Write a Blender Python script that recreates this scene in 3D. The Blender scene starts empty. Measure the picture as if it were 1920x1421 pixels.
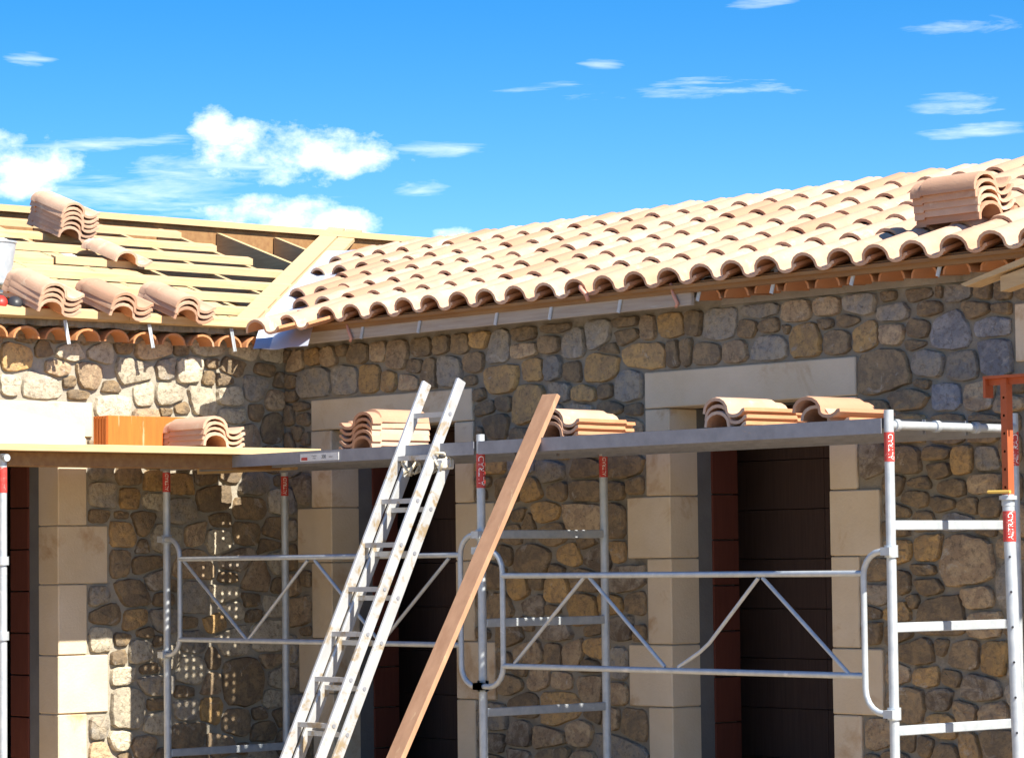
import bpy, bmesh, math, random
from mathutils import Vector, Matrix
R = math.radians
random.seed(7)
sc = bpy.context.scene
col = sc.collection

# ------------------------------------------------------------------ camera
FPX = 5745.0                       # focal length in pixels of a 1920 px wide picture
CAM = Vector((16.725, -12.51, 1.6))
pitch, roll = R(3.41), R(.667)
r0 = Vector((.6565, .754, 0)).normalized(); d0 = Vector((-r0.y, r0.x, 0)); UP = Vector((0, 0, 1))
FW = d0*math.cos(pitch)+UP*math.sin(pitch); u0 = UP*math.cos(pitch)-d0*math.sin(pitch)
RT = r0*math.cos(roll)-u0*math.sin(roll); UV = u0*math.cos(roll)+r0*math.sin(roll)
cd = bpy.data.cameras.new('camera'); cam = bpy.data.objects.new('camera', cd); col.objects.link(cam)
cd.sensor_width = 36; cd.lens = FPX/1920*36; cd.clip_start = .5; cd.clip_end = 5000
m = Matrix((RT, UV, -FW)).transposed().to_4x4(); m.translation = CAM; cam.matrix_world = m
sc.camera = cam

# ------------------------------------------------------------------ sky, sun, exposure
SUN_EL = R(45)
SUN_DIR = Vector((math.cos(SUN_EL)*math.cos(R(2)), math.cos(SUN_EL)*math.sin(R(2)), math.sin(SUN_EL)))   # towards the sun: along +X, a hair behind wall B
sd = bpy.data.lights.new('sun', 'SUN'); sd.energy = 5.0; sd.angle = R(.53); sd.color = (1, .93, .80)
so = bpy.data.objects.new('sun', sd); col.objects.link(so); so.location = (30, 0, 30)
so.rotation_euler = SUN_DIR.to_track_quat('Z', 'Y').to_euler()
sc.view_settings.view_transform = 'Standard'; sc.view_settings.look = 'None'
sc.view_settings.gamma = 1; sc.view_settings.exposure = 1.22

class NT:                                    # small node-tree helper
    def __init__(s, nt): s.nt = nt; s.n = nt.nodes; s.l = nt.links
    def node(s, t, **kw):
        x = s.n.new(t)
        for k, v in kw.items():
            if k == 'inp':
                for kk, vv in v.items():
                    if hasattr(vv, 'links'): s.l.new(vv, x.inputs[kk])
                    else: x.inputs[kk].default_value = vv
            else: setattr(x, k, v)
        return x
    def math(s, op, a, b=0., c=0.):
        return s.node('ShaderNodeMath', operation=op, inp={0: a, 1: b, 2: c}).outputs[0]
    def mix(s, f, a, b, t='MIX'):
        x = s.node('ShaderNodeMix', data_type='RGBA', blend_type=t)
        for k, v in ((0, f), (6, a), (7, b)):
            if hasattr(v, 'links'): s.l.new(v, x.inputs[k])
            else: x.inputs[k].default_value = v if k == 0 else (*v, 1)[:4]
        return x.outputs[2]
    def ramp(s, f, stops, interp='LINEAR'):
        x = s.node('ShaderNodeValToRGB'); e = x.color_ramp.elements; x.color_ramp.interpolation = interp
        while len(e) < len(stops): e.new(.5)
        for i, (p, c) in enumerate(stops): e[i].position = p; e[i].color = (*c, 1)[:4]
        s.l.new(f, x.inputs[0]); return x.outputs[0]
    def noise(s, v, scale, detail=4, rough=.55, dist=0):
        x = s.node('ShaderNodeTexNoise', inp={'Scale': scale, 'Detail': detail, 'Roughness': rough, 'Distortion': dist})
        s.l.new(v, x.inputs['Vector']); return x.outputs['Fac']

W = bpy.data.worlds.new('World'); sc.world = W; W.use_nodes = True
w = NT(W.node_tree); w.n.clear()
dirv = w.node('ShaderNodeTexCoord').outputs['Generated']
sep = w.node('ShaderNodeSeparateXYZ'); w.l.new(dirv, sep.inputs[0])
zz = w.math('MAXIMUM', w.math('MULTIPLY_ADD', sep.outputs[2], 1.65, -.005), .01)
cmb = w.node('ShaderNodeCombineXYZ', inp={0: sep.outputs[0], 1: sep.outputs[1], 2: zz})
nrm = w.node('ShaderNodeVectorMath', operation='NORMALIZE'); w.l.new(cmb.outputs[0], nrm.inputs[0])
sky = w.node('ShaderNodeTexSky', sky_type='NISHITA'); sky.sun_disc = False; sky.sun_elevation = SUN_EL
sky.sun_rotation = math.atan2(SUN_DIR.x, SUN_DIR.y); sky.air_density = 1.0; sky.dust_density = .3; sky.ozone_density = 2.5
w.l.new(nrm.outputs[0], sky.inputs[0])
hs = w.node('ShaderNodeHueSaturation', inp={'Hue': .503, 'Saturation': 1.48, 'Value': 1.06}); w.l.new(sky.outputs[0], hs.inputs['Color'])
# clouds: soft ellipses at fixed sky directions (azimuth, elevation), broken up by noise
fx = w.node('ShaderNodeVectorMath', operation='DOT_PRODUCT'); w.l.new(dirv, fx.inputs[0]); fx.inputs[1].default_value = r0
fy = w.node('ShaderNodeVectorMath', operation='DOT_PRODUCT'); w.l.new(dirv, fy.inputs[0]); fy.inputs[1].default_value = d0
az = w.math('ARCTAN2', fx.outputs['Value'], fy.outputs['Value'])
el = w.math('ARCSINE', sep.outputs[2])
sc3 = w.node('ShaderNodeVectorMath', operation='MULTIPLY'); w.l.new(dirv, sc3.inputs[0]); sc3.inputs[1].default_value = (1, 1, 1.7)
n1 = w.noise(sc3.outputs[0], 42, 8, .64); n2 = w.noise(sc3.outputs[0], 11, 3, .5)
st = w.node('ShaderNodeVectorMath', operation='MULTIPLY'); w.l.new(dirv, st.inputs[0]); st.inputs[1].default_value = (1, 1, 9)
n3 = w.noise(st.outputs[0], 15, 7, .62, .4)
def pxdir(px, py): return (px-960)/FPX, (1052-.0116*(px-960)-py)/FPX
dens = None
for px, py, a, b, hard, soft in ((520, 290, 200, 62, 1, 0), (640, 300, 140, 38, 1, 0), (395, 245, 45, 50, 1, 0), (60, 320, 105, 62, 1, 0), (20, 290, 70, 50, 1, 0),
        (500, 405, 150, 42, 1, 0), (640, 420, 90, 34, 1, 0), (330, 345, 360, 60, 0, 1), (150, 270, 200, 30, 0, 1), (780, 350, 60, 22, 0, 1), (830, 275, 110, 24, 0, 1), (60, 130, 60, 22, 0, 1),
        (1135, 117, 55, 15, 0, 1), (1040, 170, 130, 24, 0, 1), (1850, 65, 230, 22, 0, 1), (1820, 195, 120, 30, 0, 1), (1850, 250, 120, 20, 0, 1), (1430, 5, 90, 18, 0, 1),
        (1400, 165, 190, 22, 0, 1), (850, 440, 50, 18, 1, 0), (2300, 120, 260, 60, 0, 1), (-350, 240, 220, 70, 1, 0)):
    a0, e0 = pxdir(px, py)
    dx = w.math('DIVIDE', w.math('SUBTRACT', az, a0), a/FPX); dy = w.math('DIVIDE', w.math('SUBTRACT', el, e0), b/FPX)
    d2 = w.math('ADD', w.math('MULTIPLY', dx, dx), w.math('MULTIPLY', dy, dy))
    if hard: v = w.math('ADD', w.math('MULTIPLY', w.math('SUBTRACT', 1.0, d2), .62), w.math('MULTIPLY', w.math('SUBTRACT', n1, .53), 2.5)); v = w.math('MULTIPLY', v, 1.05)
    else: v = w.math('ADD', w.math('MULTIPLY', w.math('SUBTRACT', 1.0, d2), .36), w.math('MULTIPLY', w.math('SUBTRACT', n3, .56), 2.6)); v = w.math('MULTIPLY', v, .75)
    v = w.math('MINIMUM', w.math('MAXIMUM', v, 0.), 1.0 if hard else .8)
    dens = v if dens is None else w.math('MAXIMUM', dens, v)
# the rest of the sky keeps a few scattered clouds
far = w.math('MULTIPLY', w.math('MAXIMUM', w.math('SUBTRACT', n2, .66), 0.), 3.)
outside = w.math('GREATER_THAN', w.math('ABSOLUTE', az), .4)
dens = w.math('MAXIMUM', dens, w.math('MULTIPLY', far, outside))
cl = w.ramp(n1, [(.35, (8.2, 8.6, 9.3)), (.6, (10.5, 10.4, 10.2))])
skyc = w.mix(dens, hs.outputs[0], cl)
bg = w.node('ShaderNodeBackground', inp={'Strength': .085}); w.l.new(skyc, bg.inputs[0])
W.cycles.sampling_method = 'MANUAL'; W.cycles.sample_map_resolution = 512
wo = w.node('ShaderNodeOutputWorld'); w.l.new(bg.outputs[0], wo.inputs[0])

# ------------------------------------------------------------------ pixel -> place on a real plane
def ray(x, y): return (FW+RT*((x-960)/FPX)-UV*((y-710.5)/FPX))
def onY(x, y, Y=0): v = ray(x, y); return CAM+v*((Y-CAM.y)/v.y)
def onX(x, y, X=0): v = ray(x, y); return CAM+v*((X-CAM.x)/v.x)
def onP(x, y, n, k): n = Vector(n); v = ray(x, y); return CAM+v*((k-n.dot(CAM))/n.dot(v))

# ------------------------------------------------------------------ materials
def mat(name, base, rough=.8, var=None, scale=6, bump=.3, bscale=60, metal=0, spots=None, coord='Object', stretch=None, detail=5, spec=.3, objvar=None):
    M = bpy.data.materials.new(name); M.use_nodes = True; t = NT(M.node_tree); p = t.n['Principled BSDF']
    p.inputs['Roughness'].default_value = rough; p.inputs['Metallic'].default_value = metal; p.inputs['Specular IOR Level'].default_value = spec
    tc = t.node('ShaderNodeTexCoord').outputs[coord]
    oi = t.node('ShaderNodeObjectInfo').outputs['Random']
    off = t.node('ShaderNodeVectorMath', operation='MULTIPLY_ADD'); t.l.new(tc, off.inputs[0]); off.inputs[1].default_value = stretch or (1, 1, 1)
    cb = t.node('ShaderNodeCombineXYZ', inp={0: t.math('MULTIPLY', oi, 37.), 1: t.math('MULTIPLY', oi, 91.), 2: oi}); t.l.new(cb.outputs[0], off.inputs[2])
    v = off.outputs[0]
    c = None
    if var:
        c = t.ramp(t.noise(v, scale, detail, .6), [(.3, base), (.7, var)])
    if spots:                                   # (colour, scale, threshold)
        f = t.ramp(t.noise(v, spots[1], 6, .65, .4), [(spots[2], (0, 0, 0)), (spots[2]+.1, (1, 1, 1))])
        c = t.mix(f, c if c else base, spots[0])
    if objvar:                                  # each piece drifts towards a second colour
        c = t.mix(t.math('MULTIPLY', t.math('POWER', t.math('FRACT', t.math('MULTIPLY', oi, 7.31)), 1.6), objvar[1]), c if c else base, objvar[0])
    if c: t.l.new(c, p.inputs['Base Color'])
    else: p.inputs['Base Color'].default_value = (*base, 1)
    if bump:
        b = t.node('ShaderNodeBump', inp={'Strength': bump, 'Distance': .01}); t.l.new(t.noise(v, bscale, 6, .65), b.inputs['Height']); t.l.new(b.outputs[0], p.inputs['Normal'])
    M['nt'] = 1
    return M
MT = {}
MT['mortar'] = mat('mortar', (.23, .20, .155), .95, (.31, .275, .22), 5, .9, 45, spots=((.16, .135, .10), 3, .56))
MT['mortar_sunlit'] = mat('sunlit_mortar', (.29, .26, .205), .95, (.37, .335, .275), 5, .9, 45, spots=((.26, .23, .18), 3, .58))  # same mortar lightened for wall A, strong sun put into the colour
MT['quoin'] = mat('cut_limestone', (.57, .45, .30), .85, (.66, .55, .41), 2.2, .35, 55, spots=((.47, .32, .19), 1.9, .57))
MT['tiletop'] = mat('straw_tile', (.57, .395, .285), .85, (.47, .30, .205), 5, .3, 90, spots=((.60, .47, .34), 8, .56), objvar=((.40, .215, .13), .9))
MT['tilebody'] = mat('terracotta', (.56, .27, .13), .85, (.48, .21, .10), 7, .3, 60, objvar=((.42, .22, .13), .8))
MT['canal'] = mat('canal_terracotta', (.50, .22, .09), .85, (.42, .20, .10), 6, .2, 80, spots=((.42, .33, .24), 5, .6))
MT['pine'] = mat('pine', (.60, .45, .25), .75, (.45, .30, .145), 7, .25, 40, stretch=(7, .5, 7), spots=((.30, .19, .09), 5, .68), objvar=((.46, .33, .19), .8))
MT['pinex'] = mat('pine_lengthwise', (.56, .41, .22), .75, (.43, .285, .14), 7, .25, 40, stretch=(.5, 7, 7), spots=((.30, .19, .09), 5, .68), objvar=((.42, .29, .17), .8))
MT['oldwood'] = mat('weathered_board', (.42, .36, .29), .85, (.31, .25, .20), 5, .3, 50, stretch=(.5, 6, 8), spots=((.40, .36, .31), 3, .6))
MT['darkwood'] = mat('brown_batten', (.30, .17, .07), .8, (.22, .11, .045), 4, .2, 40, stretch=(.6, 6, 6))
MT['board'] = mat('reddish_board', (.43, .25, .15), .8, (.33, .18, .105), 3, .2, 50, stretch=(5, 5, .6), spots=((.52, .36, .22), 2.5, .6))
MT['galv'] = mat('galvanised_steel', (.52, .55, .57), .5, (.38, .42, .46), 16, .06, 90, metal=.35, spec=.5, spots=((.62, .64, .65), 9, .62))
MT['galvdk'] = mat('galvanised_deck', (.29, .30, .34), .55, (.22, .23, .26), 12, .08, 90, metal=.3, spec=.5, spots=((.45, .33, .22), 7, .66))
MT['alu'] = mat('aluminium', (.52, .53, .54), .45, (.42, .43, .44), 5, .06, 60, metal=.35, spec=.5, spots=((.36, .28, .18), 9, .53))
MT['zinc'] = mat('grey_sheet', (.42, .46, .55), .35, (.50, .54, .62), 3, .2, 9, spec=.6)
MT['red'] = mat('red_sticker', (.50, .035, .03), .5, (.46, .07, .06), 30, 0, spots=((.62, .42, .40), 40, .58))
MT['white'] = mat('white_paint', (.8, .8, .78), .6, None, bump=0)
MT['label'] = mat('white_label', (.72, .72, .70), .6, (.6, .6, .58), 20, 0)
MT['ink'] = mat('dark_ink', (.04, .04, .05), .6, None, bump=0)
MT['rust'] = mat('red_lead_steel', (.42, .10, .035), .6, (.33, .08, .03), 12, .1, 60, spots=((.50, .24, .08), 9, .62))
MT['orange'] = mat('orange_clay_block', (.52, .15, .025), .8, (.44, .115, .02), 5, .15, 60, stretch=(8, 8, .8), spots=((.58, .33, .18), 4, .62))
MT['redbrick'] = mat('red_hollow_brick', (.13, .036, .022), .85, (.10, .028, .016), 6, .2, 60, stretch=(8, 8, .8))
MT['foam'] = mat('white_foam', (.82, .82, .80), .9, None, bump=.05)
MT['copper'] = mat('copper_strap', (.60, .30, .22), .5, (.5, .25, .18), 12, .05, metal=.2)
MT['dark'] = mat('black_plastic', (.03, .03, .035), .4, None, bump=0)
MT['redplastic'] = mat('red_plastic', (.6, .03, .02), .4, None, bump=0)
MT['rope'] = mat('pale_rope', (.62, .56, .44), .9, (.5, .45, .34), 60, .2, 200)
MT['blue'] = mat('blue_plastic', (.03, .13, .38), .45, None, bump=0)
MT['dirt'] = mat('pale_dirt', (.40, .30, .19), .95, (.33, .245, .155), 1.2, .6, 20, spots=((.40, .33, .24), 4, .58))
MT['plaster'] = mat('grey_render', (.17, .165, .16), .95, (.13, .125, .12), 4, .4, 50)
MT['insul'] = mat('white_insulation', (.78, .77, .72), .95, None, bump=.1)
MT['yellow'] = mat('yellow_pin', (.62, .42, .10), .6, None, bump=0)
# stone: colour class from the object's own "tone"
def stone_mat():
    M = bpy.data.materials.new('field_stone'); M.use_nodes = True; t = NT(M.node_tree); p = t.n['Principled BSDF']
    p.inputs['Roughness'].default_value = .88; p.inputs['Specular IOR Level'].default_value = .25
    at = t.node('ShaderNodeAttribute', attribute_type='OBJECT', attribute_name='tone').outputs['Fac']
    oi = t.node('ShaderNodeObjectInfo').outputs['Random']
    tc = t.node('ShaderNodeTexCoord').outputs['Object']
    cb = t.node('ShaderNodeCombineXYZ', inp={0: t.math('MULTIPLY', oi, 53.), 1: t.math('MULTIPLY', oi, 17.), 2: oi})
    ad = t.node('ShaderNodeVectorMath', operation='ADD'); t.l.new(tc, ad.inputs[0]); t.l.new(cb.outputs[0], ad.inputs[1]); v = ad.outputs[0]
    A = t.ramp(at, [(0, (.49, .315, .135)), (.18, (.45, .335, .21)), (.36, (.30, .215, .125)), (.54, (.25, .235, .215)), (.70, (.20, .205, .225)), (.84, (.17, .13, .095)), (1, (.50, .44, .33))], 'CONSTANT')
    B = t.ramp(at, [(0, (.36, .24, .125)), (.18, (.32, .23, .15)), (.36, (.20, .15, .10)), (.54, (.34, .29, .22)), (.70, (.30, .29, .29)), (.84, (.32, .27, .21)), (1, (.40, .35, .27))], 'CONSTANT')
    f = t.ramp(t.noise(v, 8, 7, .68, .8), [(.43, (0, 0, 0)), (.57, (1, 1, 1))])
    c = t.mix(f, A, B)
    c = t.mix(t.math('MULTIPLY', t.ramp(t.noise(v, 34, 6, .72), [(.50, (0, 0, 0)), (.64, (1, 1, 1))]), .6), c, (.12, .095, .07))
    c = t.mix(t.math('MULTIPLY', t.ramp(t.noise(v, 5, 7, .7, 1.2), [(.60, (0, 0, 0)), (.66, (1, 1, 1))]), .55), c, (.44, .41, .36))
    br = t.math('MULTIPLY_ADD', oi, .35, .83)
    c = t.mix(1.0, c, t.node('ShaderNodeCombineColor', inp={0: br, 1: br, 2: br}).outputs[0], 'MULTIPLY')
    t.l.new(c, p.inputs['Base Color'])
    b1 = t.node('ShaderNodeBump', inp={'Strength': .9, 'Distance': .025}); t.l.new(t.noise(v, 16, 7, .68), b1.inputs['Height'])
    b2 = t.node('ShaderNodeBump', inp={'Strength': .35, 'Distance': .006}); t.l.new(t.noise(v, 90, 4, .6), b2.inputs['Height']); t.l.new(b1.outputs[0], b2.inputs['Normal'])
    t.l.new(b2.outputs[0], p.inputs['Normal'])
    return M
MT['stone'] = stone_mat()
TONE = dict(o=.09, t=.27, b=.45, g=.62, l=.77, d=.92, c=1.0)

# ------------------------------------------------------------------ mesh helpers
class MB:
    def __init__(s): s.v = []; s.f = []; s.mi = []
    def add(s, vs, fs, mi=0):
        k = len(s.v); s.v += [tuple(x) for x in vs]; s.f += [tuple(i+k for i in f) for f in fs]; s.mi += [mi]*len(fs); return s
    def box(s, a, b, mi=0, M=None):
        x0, y0, z0 = a; x1, y1, z1 = b
        vs = [Vector(p) for p in ((x0, y0, z0), (x1, y0, z0), (x1, y1, z0), (x0, y1, z0), (x0, y0, z1), (x1, y0, z1), (x1, y1, z1), (x0, y1, z1))]
        if M: vs = [M @ p for p in vs]
        return s.add(vs, [(0, 3, 2, 1), (4, 5, 6, 7), (0, 1, 5, 4), (1, 2, 6, 5), (2, 3, 7, 6), (3, 0, 4, 7)], mi)
    def tube(s, pts, r, n=10, mi=0, cap=True):
        pts = [Vector(p) for p in pts]; rings = []
        ref = None
        for i, p in enumerate(pts):
            d = (pts[min(i+1, len(pts)-1)]-pts[max(i-1, 0)]).normalized()
            if ref is None: ref = d.orthogonal().normalized()
            ref = (ref-d*ref.dot(d)).normalized(); q = d.cross(ref)
            rr = r[i] if isinstance(r, (list, tuple)) else r
            rings.append([p+(ref*math.cos(2*math.pi*k/n)+q*math.sin(2*math.pi*k/n))*rr for k in range(n)])
        vs = [p for g in rings for p in g]; fs = []
        for i in range(len(pts)-1):
            for k in range(n): a = i*n+k; b = i*n+(k+1) % n; fs.append((a, b, b+n, a+n))
        if cap: fs += [tuple(range(n))[::-1], tuple(range((len(pts)-1)*n, len(pts)*n))]
        return s.add(vs, fs, mi)
    def bar(s, a, b, wx, wy, side=(1, 0, 0), mi=0):           # rectangular bar between two points
        a = Vector(a); b = Vector(b); d = (b-a).normalized(); sx = Vector(side); sx = (sx-d*sx.dot(d)).normalized(); sy = d.cross(sx)
        vs = [p+sx*(wx/2*i)+sy*(wy/2*j) for p in (a, b) for i, j in ((-1, -1), (1, -1), (1, 1), (-1, 1))]
        return s.add(vs, [(0, 3, 2, 1), (4, 5, 6, 7), (0, 1, 5, 4), (1, 2, 6, 5), (2, 3, 7, 6), (3, 0, 4, 7)], mi)
    def prism(s, poly, a, b, fn, mi=0):                        # polygon (u,v) extruded between depths a and b; fn(u,v,d)->point
        n = len(poly); vs = [fn(u, v, a) for u, v in poly]+[fn(u, v, b) for u, v in poly]
        return s.add(vs, [tuple(range(n))[::-1], tuple(range(n, 2*n))]+[(i, (i+1) % n, (i+1) % n+n, i+n) for i in range(n)], mi)
    def lathe(s, prof, n=20, o=(0, 0, 0), mi=0):
        o = Vector(o); vs = [o+Vector((r*math.cos(2*math.pi*k/n), r*math.sin(2*math.pi*k/n), z)) for r, z in prof for k in range(n)]
        return s.add(vs, [(i*n+k, i*n+(k+1) % n, (i+1)*n+(k+1) % n, (i+1)*n+k) for i in range(len(prof)-1) for k in range(n)], mi)
    def mesh(s, name, mats, smooth=False, bevel=0, flip=True):
        me = bpy.data.meshes.new(name); me.from_pydata(s.v, [], s.f)
        for mm in (mats if isinstance(mats, (list, tuple)) else [mats]): me.materials.append(MT[mm])
        me.polygons.foreach_set('material_index', s.mi)
        bm = bmesh.new(); bm.from_mesh(me); bmesh.ops.recalc_face_normals(bm, faces=bm.faces)
        if bevel: bmesh.ops.bevel(bm, geom=[e for e in bm.edges if len(e.link_faces) == 2 and e.calc_face_angle(0) > .9], offset=bevel, segments=1, affect='EDGES')
        bm.to_mesh(me); bm.free()
        if smooth: me.shade_smooth() if smooth is True else me.set_sharp_from_angle(angle=smooth) if False else None
        if smooth:
            me.polygons.foreach_set('use_smooth', [True]*len(me.polygons))
            if smooth is not True: me.set_sharp_from_angle(angle=smooth)
        me.update(); return me
    def build(s, name, mats, parent=None, smooth=False, bevel=0, loc=None):
        return put(s.mesh(name, mats, smooth, bevel), name, parent, loc)
def put(me, name, parent=None, loc=None, mw=None):
    o = bpy.data.objects.new(name, me); col.objects.link(o)
    if parent: o.parent = parent
    if loc is not None: o.location = loc
    if mw is not None: o.matrix_basis = mw
    return o
def tag(o, label, cat, group=None, kind=None):
    o['label'] = label; o['category'] = cat
    if group: o['group'] = group
    if kind: o['kind'] = kind
    return o
def thing(name, label, cat, loc=(0, 0, 0), group=None):
    o = bpy.data.objects.new(name, None); col.objects.link(o); o.location = loc; o.empty_display_size = .2
    return tag(o, label, cat, group)

# ------------------------------------------------------------------ ground
g = MB().add([(-600, -600, 0), (600, -600, 0), (600, 600, 0), (-600, 600, 0)], [(0, 1, 2, 3)]).build('ground', 'dirt'); g['kind'] = 'structure'

# ------------------------------------------------------------------ the house
house = thing('stone_house', 'L-shaped fieldstone house under construction with half tiled roof and open roof timbers', 'house')
ZW = 3.06                                    # top of the stonework
COURSES = [2.49, 1.975, 1.61, 1.105, .74, .22]
# quoin blocks: (wall, u0, u1, z0, z1)
quoins = []
def surround(wall, o0, o1, nl, wl, nr, wr, left=True, right=True, first_narrow=True):
    for i in range(5):
        z1, z0 = COURSES[i], COURSES[i+1]; nar = (i % 2 == 0)
        if left: quoins.append((wall, nl if nar else wl, o0, z0, z1))
        if right: quoins.append((wall, o1, nr if nar else wr, z0, z1))
surround('B', .538, 1.809, .31, .156, 1.995, 2.188)
surround('B', 3.778, 5.046, 3.568, 3.404, 5.258, 5.422)
lintels = [('B', .316, 1.995, 2.49, 2.70), ('B', 3.57, 5.266, 2.49, 2.71)]
AC = [2.43, 1.865, 1.489, 1.036, .662, .22]
for i in range(5): quoins.append(('A', -1.831, -1.609 if i % 2 == 0 else -1.446, AC[i+1], AC[i]))
lintels.append(('A', -3.45, -1.56, 2.43, 2.66))
for i, (z1, z0, u) in enumerate(((2.92, 2.61, 6.385), (2.30, 1.93, 6.43), (1.93, 1.56, 6.49), (1.56, 1.06, 6.41), (1.06, .70, 6.49), (.70, .22, 6.41))): quoins.append(('B', u, 6.95, z0, z1))
quoins.append(('B', 6.46, 6.95, 2.30, 2.61))
def wp(wall, u, z, d):                       # wall coordinates -> world; d = outwards from the wall face
    return Vector((u, -d, z)) if wall == 'B' else Vector((d, u, z))
def wbox(mb, wall, u0, u1, z0, z1, d0_, d1_, mi=0):
    a = wp(wall, u0, z0, d0_); b = wp(wall, u1, z1, d1_)
    return mb.box([min(a[i], b[i]) for i in range(3)], [max(a[i], b[i]) for i in range(3)], mi)
# mortar walls with the door openings left out
def wall_mesh(name, wall, spans, m_='mortar'):
    mb = MB()
    for u0, u1, z0, z1 in spans: wbox(mb, wall, u0, u1, z0, z1, -.20, 0)
    return mb.build(name, m_, house)
wallB = wall_mesh('facing_wall', 'B', [(0, .525, 0, ZW+.1), (.525, 1.82, 2.51, ZW+.1), (1.82, 3.765, 0, ZW+.1), (3.765, 5.06, 2.51, ZW+.1), (5.06, 8.4, 0, ZW+.1)])
wallA = wall_mesh('facing_wall', 'A', [(-1.82, 0, 0, ZW+.1), (-3.3, -1.82, 2.45, ZW+.1), (-7, -3.3, 0, ZW+.1)], 'mortar_sunlit')
for wall, u0, u1, z0, z1 in lintels:
    mb = MB(); wbox(mb, wall, u0+.004, u1-.004, z0+.003, z1-.003, -.215, .022); mb.build('lintel', 'quoin', house, bevel=.006)
for wall, u0, u1, z0, z1 in quoins:
    mb = MB(); j = random.uniform(-.003, .004); wbox(mb, wall, u0+.003, u1-.003, z0+.003, z1-.003, -.215, .02+j); mb.build('quoin', 'quoin', house, bevel=.006)
# inner leaf of red hollow bricks seen in the door reveals, grey render between
def inner(wall, e, sgn, z1):
    mb = MB(); wbox(mb, wall, min(e, e-sgn*.35), max(e, e-sgn*.35), 0, z1, -.33, -.205); mb.build('grey_render', 'plaster', house)
    k = 0; z = .1
    while z < z1:
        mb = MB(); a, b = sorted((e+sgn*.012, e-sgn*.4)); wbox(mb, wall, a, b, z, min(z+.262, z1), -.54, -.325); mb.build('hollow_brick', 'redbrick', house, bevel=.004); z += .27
for e, s in ((.538, 1), (1.809, -1), (3.778, 1), (5.046, -1)): inner('B', e-s*.006, s, 2.49)
inner('A', -1.831+.006, -1, 2.43)
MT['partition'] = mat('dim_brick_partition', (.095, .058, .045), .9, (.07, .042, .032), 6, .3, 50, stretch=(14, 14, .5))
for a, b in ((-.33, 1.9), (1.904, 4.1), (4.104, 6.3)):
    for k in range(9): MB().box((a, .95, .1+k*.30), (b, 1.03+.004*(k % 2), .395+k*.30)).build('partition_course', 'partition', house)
# shell of the rooms behind
mb = MB()
wbox(mb, 'B', 0, 8.4, 0, 2.95, -4.0, -3.8); wbox(mb, 'B', 8.2, 8.4, 0, 3.1, -3.8, -.2)
wbox(mb, 'B', .0, 8.2, 2.9, 2.96, -3.8, -.545)
for a, b in ((-.3, .5), (1.86, 3.74), (5.09, 8.2)): wbox(mb, 'B', a, b, 0, 2.9, -.54, -.335)
for a, b in ((.5, 1.86), (3.74, 5.09)): wbox(mb, 'B', a, b, 2.5, 2.9, -.54, -.205)
mb.build('inner_wall', 'plaster', house)
mb = MB()
wbox(mb, 'A', -7, 4, 0, 2.95, -5.9, -5.7); wbox(mb, 'A', -7, -6.8, 0, 3.1, -5.7, -.2); wbox(mb, 'A', 3.8, 4, 0, 3.1, -5.7, -.2)
wbox(mb, 'A', -6.8, 3.8, 2.86, 2.92, -5.7, -.545)
for a, b in ((-1.43, 3.8), (-6.8, -3.35)): wbox(mb, 'A', a, b, 0, 2.86, -.54, -.335)
mb.build('inner_wall', 'plaster', house)

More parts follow.
